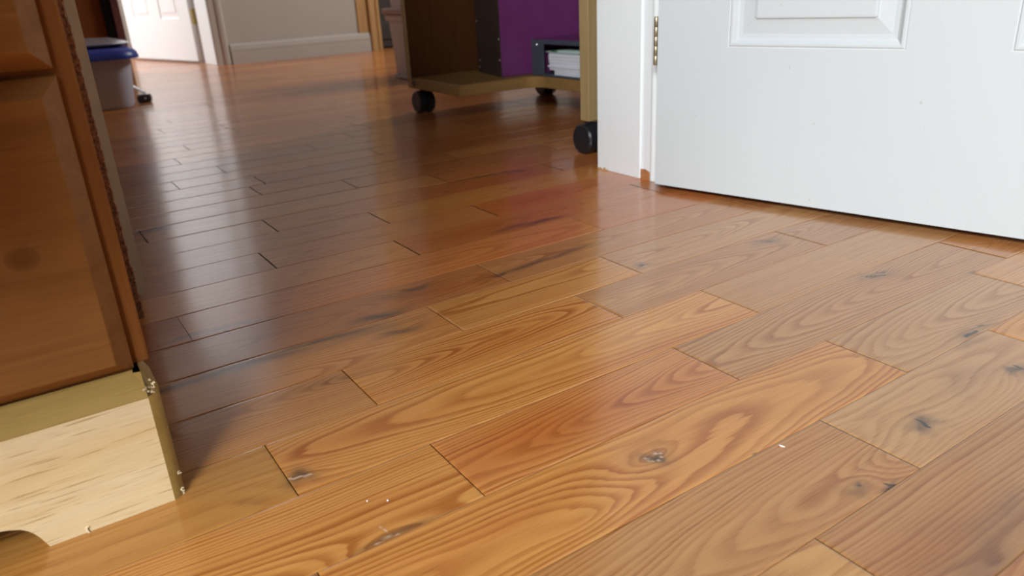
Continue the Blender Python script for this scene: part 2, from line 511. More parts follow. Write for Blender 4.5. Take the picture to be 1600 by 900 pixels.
# dark stains: u, s, half length, half width (m), strength, slope (rad)
stains = [(4.14, 3.475, 0.0090, 0.0075, 1.0, 0), (4.14, 3.475, 0.018, 0.0125, 0.28, 0), (1.42, 1.74, 0.011, 0.0085, 0.8, 0.1), (1.78, 2.985, 0.030, 0.003, 0.85, 0.0),
          (6.51, 4.64, 0.014, 0.0085, 0.75, 0.2), (6.42, 4.66, 0.006, 0.003, 0.8, 0.2), (5.21, 4.81, 0.0035, 0.0022, 1.0, 0.0), (5.14, 4.84, 0.011, 0.006, 0.45, 0.2),
          (5.38, 4.985, 0.010, 0.0016, 1.0, 0.0), (8.70, 3.93, 0.011, 0.0020, 1.0, 0.0), (9.05, 3.90, 0.005, 0.0018, 0.9, 0), (8.85, 3.92, 0.03, 0.006, 0.35, 0),
          (9.55, 2.22, 0.009, 0.0020, 0.95, 0.0), (9.78, 2.18, 0.009, 0.0022, 0.95, 0.1), (9.64, 2.2, 0.028, 0.010, 0.35, 0),
          (7.47, -0.25, 0.006, 0.0038, 0.95, 0), (7.46, -0.25, 0.014, 0.008, 0.5, 0), (9.73, 0.27, 0.007, 0.0035, 0.9, 0), (9.72, 0.27, 0.022, 0.009, 0.5, 0),
          (4.34, -1.72, 0.022, 0.006, 0.8, 0.0), (4.05, -1.68, 0.040, 0.012, 0.35, 0.0), (3.55, -1.13, 0.032, 0.009, 0.85, 0.0), (3.55, -0.52, 0.026, 0.008, 0.7, -0.05),
          (2.62, -0.92, 0.075, 0.0075, 0.80, 0.02), (1.6, -0.86, 0.065, 0.0075, 0.85, 0.02), (0.75, -0.82, 0.06, 0.0065, 0.75, 0.0), (3.3, -0.75, 0.06, 0.006, 0.5, -0.05),
          (8.22, 4.66, 0.010, 0.006, 0.9, 0.1), (8.35, 4.78, 0.016, 0.010, 0.6, 0.1), (8.46, -6.98, 0.045, 0.012, 0.75, 0.02), (9.59, -6.72, 0.020, 0.006, 0.8, 0.0), (9.0, -6.9, 0.05, 0.008, 0.5, 0),
          (7.73, -3.14, 0.035, 0.006, 0.85, -0.02), (7.1, -3.2, 0.045, 0.006, 0.6, 0.0), (5.62, -1.36, 0.014, 0.004, 0.95, 0), (6.2, -1.42, 0.050, 0.0055, 0.75, -0.04), (7.0, -1.48, 0.045, 0.006, 0.6, -0.06),
          (10.0, -17.8, 0.010, 0.02, 0.95, 0), (1.85, -7.9, 0.030, 0.018, 0.85, 0), (1.9, -2.13, 0.04, 0.007, 0.55, 0.05), (1.65, -2.16, 0.010, 0.002, 0.9, 0.1), (1.35, -2.2, 0.03, 0.005, 0.5, 0.0),
          (10.69, 2.97, 0.006, 0.0018, 0.9, 0), (5.15, 5.85, 0.035, 0.015, 0.42, 0), (5.75, 5.72, 0.045, 0.013, 0.32, 0.2), (4.9, 3.99, 0.003, 0.001, 0.8, 0), (7.7, 4.45, 0.04, 0.014, 0.22, 0),
          (8.5, 4.05, 0.020, 0.008, 0.35, 0), (2.3, 0.2, 0.06, 0.006, 0.25, 0)]
# reddish patches: u, s, half length, half width, strength
warms = [(3.6, 2.45, 0.10, 0.030, 0.85), (4.6, 2.6, 0.09, 0.02, 0.5), (4.4, -1.5, 0.08, 0.03, 0.8), (3.2, -1.5, 0.12, 0.03, 0.5), (5.3, -1.4, 0.06, 0.02, 0.6),
         (2.0, 1.35, 0.08, 0.012, 0.5), (3.2, 1.5, 0.14, 0.010, 0.45), (1.5, 2.5, 0.07, 0.012, 0.35), (5.8, 1.9, 0.16, 0.010, 0.55), (4.5, 0.55, 0.08, 0.018, 0.4),
         (6.9, -3.4, 0.14, 0.03, 0.5), (8.6, -4.5, 0.15, 0.03, 0.6), (5.0, 5.6, 0.06, 0.02, 0.4), (2.5, 3.4, 0.05, 0.012, 0.4), (9.0, -6.3, 0.12, 0.03, 0.5)]
# pale filled cracks: polyline of (u, s), half width (m)
cracks = [([(1.33, 1.70), (1.37, 1.735), (1.41, 1.725), (1.45, 1.745), (1.51, 1.75)], 0.00075),
          ([(4.045, 3.455), (4.08, 3.43), (4.13, 3.425), (4.20, 3.44), (4.24, 3.47)], 0.00042), ([(4.06, 3.49), (4.10, 3.52), (4.14, 3.535), (4.18, 3.52), (4.22, 3.50)], 0.00042),
          ([(4.08, 3.47), (4.14, 3.475), (4.22, 3.47)], 0.00042), ([(1.60, 2.985), (1.72, 2.975), (1.80, 2.985)], 0.0006), ([(1.72, 2.82), (1.74, 2.93)], 0.0003)]

# dark fine cracks in the knots
dcracks = [([(6.536, 4.569), (6.525, 4.632), (6.496, 4.666), (6.497, 4.709)], 0.0006), ([(8.327, 4.607), (8.308, 4.666), (8.313, 4.708)], 0.0006), ([(8.627, 3.937), (8.764, 3.939), (8.875, 3.941)], 0.0008), ([(9.459, 2.142), (9.592, 2.193), (9.73, 2.281)], 0.0006), ([(5.393, 4.952), (5.431, 5.003), (5.423, 5.019)], 0.0007), ([(1.7, -2.217), (1.702, -2.06), (1.779, -1.97), (1.97, -1.965)], 0.0005)]
XMIN, XMAX = -1.80, 3.20
verts, faces = [], []
A = {k_: [] for k_ in ('ring', 'contrast', 'stain', 'crack', 'warm')}
A_t, A_w = [], []
nv = 0


def lines_near(lo, hi, step, dense):
    """sorted sample positions from lo to hi, finer around given centres"""
    base = list(np.arange(lo, hi, step)) + [hi]
    for c, rad, st in dense:
        base += [x for x in np.arange(c - rad, c + rad, st) if lo < x < hi]
    base = np.array(sorted(base))
    keep = [base[0]]
    for x in base[1:-1]:
        if x - keep[-1] > 0.00045 and hi - x > 0.00045: keep.append(x)
    keep.append(hi)
    return np.array(keep)


for row in range(-84, 42):
    y_far, y_near = (S0 - row) * S, (S0 - row - 1) * S
    js = sorted(joints.get(row, []))
    first = len(js)
    us = list(js) if js else [float(rng.uniform(0, 8))]
    lo = us[0]
    left = []
    while lo > XMIN / S:
        lo -= float(rng.uniform(4.5, 9.5))
        left.insert(0, lo)
    hi = us[-1]
    right = []
    while hi < XMAX / S:
        hi += float(rng.uniform(4.5, 9.5))
        right.append(hi)
    edges = left + us + right
    n_left = len(left)
    for bi in range(len(edges) - 1):
        u0, u1 = max(edges[bi] * S, XMIN), min(edges[bi + 1] * S, XMAX)
        if u1 - u0 < 0.01: continue
        key = (row, bi - n_left + 1)
        sp = spec.get(key)
        r = rng.random(8)
        if sp is None:
            base = [GOLD, TAN, BROWN, (0.44, 0.235, 0.085), (0.40, 0.19, 0.07), (0.47, 0.27, 0.10)][int(r[0] * 6)]
            f = 0.9 + 0.2 * r[1]
            sp = (tuple(x * f for x in base), 0.2 + 0.6 * r[2], 3 + 16 * r[3] ** 2, 0.035 * (1 if r[4] > 0.5 else -1), (u0 + (u1 - u0) * r[5]) / S, 2.8 + r[6], 0.55 + 0.4 * r[7])
        tint, q0, d, tp, ua, spc, con = sp
        tint = tuple(x_ * light_falloff.get(key, 1.0) for x_ in tint)
        if row < -2: tint = (tint[0] * 1.18, tint[1] * 1.02, tint[2] * 0.85)
        near = -7 <= row <= 8 and u1 > -0.15 and u0 < 1.25
        mid = (not near) and -26 <= row <= 12 and u1 > -0.3 and u0 < 2.2
        ch, dp = (0.0005, 0.0003) if near and row > -4 else (0.0003, 0.00012)
        gap_u, gap_v = (0.0003, 0.0001) if near and row > -4 else (0.0009, 0.0001)
        ua0, ub0 = u0 + gap_u, u1 - gap_u
        if near:
            dn = [(k_[0] * S, 0.018, 0.0011) for k_ in knots if row <= k_[1] < row + 1 and u0 < k_[0] * S < u1 and abs(k_[0] * S - 0.35) < 0.8]
            ul = lines_near(ua0 + ch, ub0 - ch, 0.0035, dn)
            nq = 42
        elif mid:
            ul = np.linspace(ua0 + ch, ub0 - ch, max(6, int((u1 - u0) / 0.012)))
            nq = 12
        else:
            ul = np.linspace(ua0 + ch, ub0 - ch, max(4, int((u1 - u0) / 0.05)))
            nq = 5
        ql = np.linspace(gap_v + ch, S - gap_v - ch, nq)
        ul = np.concatenate([[ua0], ul, [ub0]])
        ql = np.concatenate([[gap_v], ql, [S - gap_v]])
        nu, nq2 = len(ul), len(ql)
        UU, QQ = np.meshgrid(ul, ql, indexing='ij')
        Z = np.zeros_like(UU)
        if row > -3: Z[0, :] = Z[-1, :] = -dp
        Z[:, 0] = Z[:, -1] = -dp
        Y = y_far - QQ
        # growth-ring field
        ph = rng.uniform(0, 6.28, 10)
        W = (d + 15) * 1e-3 + 1.8 * tp * (UU - ua * S)
        W = np.sqrt(W * W + 0.002 ** 2)
        W = W + 0.0013 * np.sin(UU * 17 + ph[0]) + 0.0006 * np.sin(UU * 43 + QQ * 30 + ph[1]) + 0.00022 * np.sin(UU * 97 - QQ * 60 + ph[2])
        qq = QQ - q0 * S + 0.003 * np.sin(UU * 9 + ph[3]) + 0.0009 * np.sin(UU * 29 + ph[4])
        RR = np.sqrt(qq * qq + W * W)
        SS_ = row + QQ / S
        for (ku, ks, ka, kb, kl) in knots:
            if not (row <= ks < row + 1 and u0 - 0.02 < ku * S < u1 + 0.02): continue
            rho = np.sqrt(((UU - ku * S) / ka) ** 2 + ((QQ - (ks - row) * S) / kb) ** 2 + 0.02)
            RR = RR + kl * 1e-3 * np.exp(-rho)
        ring = RR / (spc * 1e-3) + rng.uniform(0, 50)
        ring = ring + 0.36 * np.sin(0.95 * ring + ph[5]) + 0.45 * np.sin(0.41 * ring + ph[6])
        st = np.zeros_like(UU)
        for (ku, ks, ka, kb, kw, sl) in stains:
            if not (row <= ks < row + 1 and u0 - 0.05 < ku * S < u1 + 0.05): continue
            du, dq = UU - ku * S, QQ - (ks - row) * S
            du, dq = du * math.cos(sl) + dq * math.sin(sl), dq * math.cos(sl) - du * math.sin(sl)
            dq = dq + kb * 0.4 * np.sin(du / ka * 3 + ku)
            st = np.maximum(st, kw * np.exp(-((np.abs(du) / ka) ** 2.2 + (np.abs(dq) / kb) ** 2.0)))
        wm = np.zeros_like(UU)
        for (ku, ks, ka, kb, kw) in warms:
            if not (row <= ks < row + 1 and u0 < ku * S < u1): continue
            wm = np.maximum(wm, kw * np.exp(-(((UU - ku * S) / ka) ** 2 + ((QQ - (ks - row) * S) / kb) ** 2)))
        cr = np.zeros_like(UU)
        for pl, hw in dcracks:
            if not (row <= pl[0][1] < row + 1 and u0 < pl[0][0] * S < u1): continue
            for (a0, b0), (a1, b1) in zip(pl[:-1], pl[1:]):
                p0 = np.array([a0 * S, (b0 - row) * S]); p1 = np.array([a1 * S, (b1 - row) * S])
                e = p1 - p0
                t_ = np.clip(((UU - p0[0]) * e[0] + (QQ - p0[1]) * e[1]) / (e @ e), 0, 1)
                dd = np.hypot(UU - p0[0] - t_ * e[0], QQ - p0[1] - t_ * e[1])
                st = np.maximum(st, np.clip(2.2 - dd / hw, 0, 1.5))
        for pl, hw in cracks:
            if not (row <= pl[0][1] < row + 1 and u0 < pl[0][0] * S < u1): continue
            for (a0, b0), (a1, b1) in zip(pl[:-1], pl[1:]):
                p0 = np.array([a0 * S, (b0 - row) * S]); p1 = np.array([a1 * S, (b1 - row) * S])
                e = p1 - p0
                t_ = np.clip(((UU - p0[0]) * e[0] + (QQ - p0[1]) * e[1]) / (e @ e), 0, 1)
                dd = np.hypot(UU - p0[0] - t_ * e[0], QQ - p0[1] - t_ * e[1])
                cr = np.maximum(cr, np.clip(1.6 - dd / hw, 0, 1))
        n_here = nu * nq2
        verts.append(np.stack([UU, Y, Z], -1).reshape(-1, 3))
        idx = np.arange(n_here).reshape(nu, nq2) + nv
        faces.append(np.stack([idx[:-1, :-1], idx[:-1, 1:], idx[1:, 1:], idx[1:, :-1]], -1).reshape(-1, 4))
        A['ring'].append(ring.ravel()); A['stain'].append(st.ravel()); A['crack'].append(cr.ravel()); A['warm'].append(wm.ravel())
        A['contrast'].append(np.full(n_here, con))
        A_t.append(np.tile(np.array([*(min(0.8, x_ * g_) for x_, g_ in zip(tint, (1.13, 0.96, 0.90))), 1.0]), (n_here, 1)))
        off = rng.uniform(0, 40, 3)
        A_w.append(np.stack([UU + off[0], QQ + off[1], np.full_like(UU, off[2])], -1).reshape(-1, 3))
        nv += n_here
# the sub-floor seen only down the joints
verts.append(np.array([[XMIN, -2.6, -0.004], [XMAX, -2.6, -0.004], [XMAX, 7.0, -0.004], [XMIN, 7.0, -0.004]]))
faces.append(np.array([[nv, nv + 1, nv + 2, nv + 3]]))
for k_, fill in (('ring', 0), ('contrast', 0), ('stain', 0.9), ('crack', 0), ('warm', 0)):
    A[k_].append(np.full(4, fill))
A_t.append(np.tile(np.array([0.12, 0.06, 0.03, 1.0]), (4, 1)))
A_w.append(np.zeros((4, 3)))
verts = np.concatenate(verts).astype(np.float32)
faces = np.concatenate(faces).astype(np.int32)
me = bpy.data.meshes.new('floor')
me.vertices.add(len(verts)); me.vertices.foreach_set('co', verts.ravel())
me.loops.add(faces.size); me.loops.foreach_set('vertex_index', faces.ravel())
me.polygons.add(len(faces))
me.polygons.foreach_set('loop_start', np.arange(0, faces.size, 4, dtype=np.int32))
me.polygons.foreach_set('loop_total', np.full(len(faces), 4, dtype=np.int32))
me.update(calc_edges=True)
for k_, arrs in A.items():
    at = me.attributes.new(k_, 'FLOAT', 'POINT')
    at.data.foreach_set('value', np.concatenate(arrs).astype(np.float32))
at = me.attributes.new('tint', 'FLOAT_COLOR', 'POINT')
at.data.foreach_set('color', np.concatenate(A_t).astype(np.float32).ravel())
at = me.attributes.new('wood', 'FLOAT_VECTOR', 'POINT')
at.data.foreach_set('vector', np.concatenate(A_w).astype(np.float32).ravel())
me.materials.append(M['floor'])
fl = bpy.data.objects.new('floor', me)
col.objects.link(fl)
put(fl, 'honey coloured knotty oak strip flooring with staggered board ends', 'floor', kind='structure')

# ------------------------------------------------------------------ walls, ceiling
H = 2.4


def struct(name, bm, m, label, cat, **kw):
    return put(obj(name, bm, m, **kw), label, cat, kind='structure')


DX0, DX1 = 0.078, 0.857            # clear doorway in the middle wall
WY0, WY1 = 0.868, 1.023            # its two faces
bm = bmesh.new()
add_box(bm, (-1.8, WY0, 0), (DX0 - 0.014, WY1, H))
add_box(bm, (DX1 + 0.014, WY0, 0), (3.2, WY1, H))
add_box(bm, (DX0 - 0.014, WY0, 2.0), (DX1 + 0.014, WY1, H))
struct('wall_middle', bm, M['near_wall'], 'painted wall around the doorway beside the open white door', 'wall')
FX0, FX1 = 0.30, 0.953             # white doorway to the hall (far wall)
GX0, GX1 = 1.865, 2.65             # dark doorway
FY0, FY1 = 4.12, 4.36
bm = bmesh.new()
add_box(bm, (-1.8, FY0, 0), (FX0 - 0.02, FY1, H))
add_box(bm, (FX1 + 0.012, FY0, 0), (GX0 + 0.0, FY1, H))
add_box(bm, (GX1, FY0, 0), (3.2, FY1, H))
add_box(bm, (FX0 - 0.02, FY0, 2.02), (FX1 + 0.012, FY1, H))
add_box(bm, (GX0, FY0, 2.02), (GX1, FY1, H))
struct('wall_far', bm, M['wall'], 'plain off white wall across the far room', 'wall')
bm = bmesh.new()
y0, y1, z0, z1 = -2.12, -0.58, 1.28, 2.22
add_box(bm, (-1.92, -2.6, 0), (-1.8, y0, H)); add_box(bm, (-1.92, y1, 0), (-1.8, 4.36, H))
add_box(bm, (-1.92, y0, 0), (-1.8, y1, z0)); add_box(bm, (-1.92, y0, z1), (-1.8, y1, H))
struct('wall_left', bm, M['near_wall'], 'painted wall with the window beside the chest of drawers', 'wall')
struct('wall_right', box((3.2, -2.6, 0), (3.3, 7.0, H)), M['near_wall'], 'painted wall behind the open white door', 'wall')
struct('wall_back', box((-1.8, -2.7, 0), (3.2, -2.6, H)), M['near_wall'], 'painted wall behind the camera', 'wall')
struct('wall_hall', box((-1.3, 4.36, 0), (-1.2, 7.0, H)), M['wall'], 'hall wall beyond the far white door', 'wall')
struct('wall_hall_end', box((-1.8, 7.0, 0), (3.2, 7.1, H)), M['wall'], 'end wall of the hall beyond the far white door', 'wall')
struct('wall_hall_right', box((1.75, 4.36, 0), (1.85, 7.0, H)), M['wall'], 'hall wall behind the far white door', 'wall')
struct('ceiling', box((-1.92, -2.7, H), (3.3, 7.1, H + 0.1)), M['ceiling'], 'flat white ceiling', 'ceiling')


def window(name, c, along, w, h, label):
    """casement frame in a wall: along = 'x' or 'y'"""
    bm = bmesh.new()
    def b(u0, u1, z0, z1, t=0.05):
        if along == 'y': add_box(bm, (c[0] - t / 2, c[1] + u0, c[2] + z0), (c[0] + t / 2, c[1] + u1, c[2] + z1), 0.004)
        else: add_box(bm, (c[0] + u0, c[1] - t / 2, c[2] + z0), (c[0] + u1, c[1] + t / 2, c[2] + z1), 0.004)
    b(-w / 2, w / 2, -h / 2, -h / 2 + 0.05); b(-w / 2, w / 2, h / 2 - 0.05, h / 2)
    b(-w / 2, -w / 2 + 0.05, -h / 2, h / 2); b(w / 2 - 0.05, w / 2, -h / 2, h / 2)
    b(-0.02, 0.02, -h / 2, h / 2)
    return struct(name, bm, M['glass'], label, 'window')


window('window_1', (-1.83, -1.35, 1.75), 'y', 1.54, 0.94, 'white casement window in the wall beside the chest of drawers')

# ---- near doorway lining: right jamb with stop, left jamb with brown chipped casing
jr = thing('trim_1', (DX1, 0.95, 0), 'white painted door jamb with chipped foot beside the open white door', 'door jamb', kind='structure')
obj('jamb_board', box((DX1, 0.8685, 0), (DX1 + 0.014, 1.0235, 2.0), 0.002), M['white_gloss'], jr)
bm = box((DX1 - 0.0035, 0.916, 0.0), (DX1 - 0.0001, 1.0238, 2.0), 0.0010)
obj('door_stop', bm, M['white_gloss'], jr)
bm = bmesh.new()
lathe(bm, [(0.0075, 0.0005), (0.0075, 2.0)], (DX1 + 0.0045, 0.889, 0), 'z', 24)
obj('corner_bead', bm, M['scuffed'], jr, smooth=40)
# the chip in the paint at its foot
bm = bmesh.new()
t = [(0.917, 0.0), (0.918, 0.016), (0.905, 0.0175), (0.893, 0.013), (0.890, 0.006), (0.8935, 0.0)]
a = [bm.verts.new((DX1 - 0.0008, y, z)) for y, z in t]
b = [bm.verts.new((DX1 + 0.0005, y, z)) for y, z in t]
bm.faces.new(a); bm.faces.new(b[::-1])
for i in range(len(t)): bm.faces.new((a[i], b[i], b[(i + 1) % len(t)], a[(i + 1) % len(t)]))
put(obj('paint_chip', bm, M['bare_wood'], jr), 'bare orange wood where the paint has chipped off')
bm = bmesh.new()
for (ya, yb, zz) in ((1.012, 1.0236, 0.0025), (1.002, 1.008, 0.004), (0.995, 1.001, 0.0018)):
    add_box(bm, (DX1 - 0.0042, ya, 0.0), (DX1 - 0.0033, yb, zz))
put(obj('paint_chip', bm, M['tan_wood'], jr), 'small tan chips along the foot of the jamb')

jl = thing('trim_2', (DX0, 0.90, 0), 'worn door jamb showing brown and cream behind the chest of drawers', 'door jamb', kind='structure')
obj('jamb_board', box((DX0 - 0.014, 0.8685, 0), (DX0 - 0.005, 1.0235, 2.0), 0.001), M['chipped'], jl)
bm = bmesh.new()   # cream stop with a slanting broken foot
pts = [(DX0 - 0.0045, 0.0105), (DX0 + 0.0013, 0.003), (DX0 + 0.008, 0.0152), (DX0 + 0.008, 2.0), (DX0 - 0.0045, 2.0)]
a = [bm.verts.new((x, 0.905, z)) for x, z in pts]
b = [bm.verts.new((x, 0.945, z)) for x, z in pts]
bm.faces.new(a); bm.faces.new(b[::-1])
for i in range(len(pts)): bm.faces.new((a[i], b[i], b[(i + 1) % 5], a[(i + 1) % 5]))
put(obj('door_stop', bm, M['cream'], jl), 'cream painted door stop with a slanting broken foot')
bm = bmesh.new()   # brown casing, edge splintered
rnd = random.Random(4)
zs = np.arange(0.0, 2.0001, 0.004)
loops = []
for z in zs:
    e = DX0 - 0.0058 - 0.0014 * rnd.random() - (0.0006 if z > 0.3 else 0)
    loops.append([(0.036, 0.842, z), (e - 0.0012, 0.842, z), (e, 0.8445, z), (e, 0.868, z), (0.036, 0.868, z)])
loft(bm, loops)
put(obj('casing', bm, M['chipped'], jl), 'brown casing with a splintered edge')
struct('trim_3', box((DX0 - 0.014, 0.8685, 1.986), (DX1 + 0.014, 1.0235, 2.0)), M['white_gloss'], 'white lining over the near doorway', 'door lining')


# ------------------------------------------------------------------ panelled doors
def door_face(bm, W_, Hd, panels, frame):
    """moulded face in the plane v=0, panels sunk and raised again; frame maps (u, z, depth) to world"""
    us = sorted({0, W_} | {p[0] for p in panels} | {p[1] for p in panels})
    zs = sorted({0, Hd} | {p[2] for p in panels} | {p[3] for p in panels})
    pset = {(round(p[0], 4), round(p[2], 4)): p for p in panels}
    def inside(uc, zc):
        return any(p[0] < uc < p[1] and p[2] < zc < p[3] for p in panels)
    for i in range(len(us) - 1):
        for j in range(len(zs) - 1):
            if inside((us[i] + us[i + 1]) / 2, (zs[j] + zs[j + 1]) / 2): continue
            q = [(us[i], zs[j]), (us[i + 1], zs[j]), (us[i + 1], zs[j + 1]), (us[i], zs[j + 1])]
            bm.faces.new([bm.verts.new(frame(u, z, 0)) for u, z in q])
    prof = [(0, 0), (0.0015, -0.0008), (0.003, 0.0004), (0.0055, 0.0004), (0.0075, -0.0012), (0.010, -0.0042), (0.0125, -0.0058), (0.018, -0.0063), (0.034, -0.0040), (0.0365, -0.0032), (0.0378, -0.0008), (0.040, -0.0003)]
    for (u0, u1, z0, z1) in panels:
        prev = None
        for ins, dep in prof:
            lp = [bm.verts.new(frame(u, z, dep)) for u, z in ((u0 + ins, z0 + ins), (u1 - ins, z0 + ins), (u1 - ins, z1 - ins), (u0 + ins, z1 - ins))]
            if prev:
                for i in range(4):
                    bm.faces.new((prev[i], prev[(i + 1) % 4], lp[(i + 1) % 4], lp[i]))
            prev = lp
        bm.faces.new(prev)


def panel_door(name, hinge, deg, gap, label, m, Wd=0.79, Hd=1.98, th=0.035):
    """door slab whose visible face starts at hinge and runs along deg; thickness goes to its other side"""
    d = Vector((math.cos(math.radians(deg)), math.sin(math.radians(deg)), 0))
    n = Vector((d.y, -d.x, 0))           # outward normal of the seen face
    def fr(u, z, dep): return Vector(hinge) + d * u + Vector((0, 0, gap + z)) + n * dep
    st, mu = 0.112, 0.108
    pw = (Wd - 2 * st - mu) / 2
    pans = []
    for (z0, z1) in ((0.207, 0.80), (0.92, 1.50), (1.61, 1.86)):
        for u0 in (st, st + pw + mu): pans.append((u0, u0 + pw, z0, z1))
    bm = bmesh.new()
    door_face(bm, Wd, Hd, pans, fr)
    def fr2(u, z, dep): return Vector(hinge) + d * u + Vector((0, 0, gap + z)) - n * (th + dep)
    door_face(bm, Wd, Hd, pans, fr2)
    c = [(0, 0), (Wd, 0), (Wd, Hd), (0, Hd)]
    for i in range(4):
        (ua, za), (ub, zb) = c[i], c[(i + 1) % 4]
        bm.faces.new([bm.verts.new(p) for p in (fr(ua, za, 0), fr(ub, zb, 0), fr(ub, zb, -th), fr(ua, za, -th))])
    bmesh.ops.remove_doubles(bm, verts=bm.verts, dist=0.00002)
    es = [e for e in bm.edges if len(e.link_faces) == 2 and e.calc_face_angle(0) > 1.2]
    bmesh.ops.bevel(bm, geom=es, offset=0.0012, segments=2, affect='EDGES')
    o = struct(name, bm, m, label, 'door', origin=hinge)
    return o, d, n


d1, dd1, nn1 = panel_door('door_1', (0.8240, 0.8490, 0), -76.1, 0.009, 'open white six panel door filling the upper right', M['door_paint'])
# butt hinge: knuckle and leaf between door and jamb
bm = bmesh.new()
kc = Vector((0.8300, 0.8590, 0))
for i in range(5):
    z0 = 0.1885 + i * 0.0137
    lathe(bm, [(0.0030, z0), (0.0034, z0 + 0.0005), (0.0034, z0 + 0.0128), (0.0030, z0 + 0.0133)], kc, 'z', 20)
hg = obj('hinge', bm, M['old_brass'], d1, smooth=40)
put(hg, 'tarnished brass butt hinge')
obj('leaf', box((0.8300, 0.8622, 0.1885), (0.8550, 0.8634, 0.257)), M['old_brass'], hg)

d2, dd2, nn2 = panel_door('door_2', (0.958, 4.395, 0), 104.0, 0.012, 'bright white panelled door standing open beyond the far doorway', M['white_gloss'], Wd=0.80)
bm = bmesh.new()
e0, e1 = Vector((0.958, 4.395, 0)), Vector((0.924, 4.3866, 0))
ev = (e1 - e0).normalized(); en = Vector((ev.y, -ev.x, 0))
if en.y > 0: en = -en
loft(bm, [[tuple(e0 + ev * u + en * w + Vector((0, 0, z))) for u, w in ((0.002, 0.0002), (0.028, 0.0002), (0.028, 0.0016), (0.002, 0.0016))] for z in (0.195, 0.272)])
h2 = obj('hinge', bm, M['brass'], d2)
put(h2, 'brass hinge leaf on the door edge')

# ---- far doorway lining, architrave and skirting
tr = thing('trim_4', (FX1, 4.24, 0), 'white lining and moulded architrave of the far doorway', 'door frame', kind='structure')
obj('jamb_board', box((FX1, FY0 - 0.004, 0), (FX1 + 0.012, FY1, 2.02), 0.002), M['white_gloss'], tr)
bm = bmesh.new()
prof = [(0.953, 0.0), (0.953, -0.012), (0.958, -0.016), (0.985, -0.016), (0.990, -0.020), (1.000, -0.023), (1.012, -0.023), (1.020, -0.018), (1.024, 0.0)]
loft(bm, [[(x, FY0 - 0.0005 + y, z) for x, y in prof] for z in (0, 2.09)])
obj('architrave', bm, M['wall'], tr)
obj('jamb_board', box((FX0 - 0.02, FY0 - 0.004, 0), (FX0, FY1, 2.02), 0.002), M['white_gloss'], tr)
obj('head', box((FX0 - 0.02, FY0 - 0.004, 2.005), (FX1 + 0.012, FY1, 2.02), 0.002), M['white_gloss'], tr)
bm = bmesh.new()
prof = [(0.0, 0.0), (-0.016, 0.0), (-0.016, 0.052), (-0.0145, 0.056), (-0.016, 0.060), (-0.016, 0.075), (-0.012, 0.080), (-0.013, 0.084), (-0.009, 0.092), (-0.004, 0.097), (0.0, 0.098)]
loft(bm, [[(x, FY0 - 0.0004 + y, z) for y, z in prof] for x in (1.030, 1.793)])
struct('baseboard_far', bm, M['wall'], 'off white moulded skirting board along the far wall', 'skirting board')
tr2 = thing('trim_5', (1.83, 4.12, 0), 'light oak architrave of the dark doorway', 'door frame', kind='structure')
bm = bmesh.new()
prof = [(1.797, 0.0), (1.797, -0.014), (1.803, -0.020), (1.820, -0.020), (1.825, -0.014), (1.840, -0.014), (1.846, -0.020), (1.862, -0.018), (1.866, 0.0)]
loft(bm, [[(x, FY0 - 0.0005 + y, z) for x, y in prof] for z in (0, 2.09)])
obj('architrave', bm, M['oak_trim'], tr2)
obj('backing_strip', box((1.735, FY0 - 0.006, 0.099), (1.7965, FY0 - 0.0005, 2.09), 0.001), M['oak_trim'], tr2)
bm = box((GX0, 4.20, 0.008), (GX1, 4.24, 2.02), 0.002)  # dark coloured panel stands in for the shade beyond the opening
add_box(bm, (GX0 + 0.02, 4.192, 0.05), (GX1 - 0.02, 4.2005, 0.14), 0.002)
struct('doorway_dark_panel', bm, M['dark_opening'], 'dark panel standing in for the unlit space behind the clear pink bin', 'door')

# ------------------------------------------------------------------ chest of drawers (near left)
cx1 = 0.0395
chest = thing('chest_of_drawers', (-0.40, 0.66, 0), 'pine chest of drawers with pale plinth and orange varnished drawer fronts', 'chest of drawers')
FYC = 0.5045                        # plane of the face frame
bm = box((-0.86, FYC + 0.001, 0.096), (cx1, 0.836, 0.76), 0.0015)
obj('carcass', bm, M['stile'], chest)


def chamfer_plate(x0, x1, z0, z1, yb, th, cham, cdepth):
    """board standing in the xz plane with chamfered front edges"""
    bm = bmesh.new()
    def lp(ins, y): return [(x0 + ins, y, z0 + ins), (x1 - ins, y, z0 + ins), (x1 - ins, y, z1 - ins), (x0 + ins, y, z1 - ins)]
    yf = yb - th
    outer = lp(0, yf + cdepth)
    outer2 = lp(cham * 0.06, yf + cdepth * 0.90)
    loft(bm, [lp(0, yb), outer, outer2, lp(cham, yf + 0.0006), lp(cham + 0.0008, yf)])
    return bm


obj('drawer', chamfer_plate(-0.85, 0.0292, 0.0955, 0.2785, FYC, 0.016, 0.0095, 0.0130), M['varnish'], chest)
obj('drawer', chamfer_plate(-0.85, 0.0287, 0.2825, 0.362, FYC, 0.016, 0.0095, 0.0130), M['varnish'], chest)
# unseen open drawer, added above the view to shade the chest front
OPEN = 0.32
obj('drawer', chamfer_plate(-0.175, 0.0287, 0.366, 0.70, FYC, 0.016, 0.0095, 0.0130), M['varnish'], chest)
shade_drawer = obj('drawer', chamfer_plate(-0.85, -0.18, 0.366, 0.70, FYC - OPEN, 0.016, 0.0095, 0.0130), M['varnish'], chest)
bm = box((-0.835, FYC - OPEN, 0.372), (-0.19, FYC - 0.001, 0.378))
add_box(bm, (-0.835, FYC - OPEN, 0.372), (-0.823, FYC - 0.001, 0.66)); add_box(bm, (-0.202, FYC - OPEN, 0.372), (-0.19, FYC - 0.001, 0.66))
obj('shade_drawer_box', bm, M['pale_pine'], shade_drawer)
bm = box((-0.88, 0.47, 0.76), (0.06, 0.838, 0.785), 0.005)
obj('top', bm, M['stile'], chest)

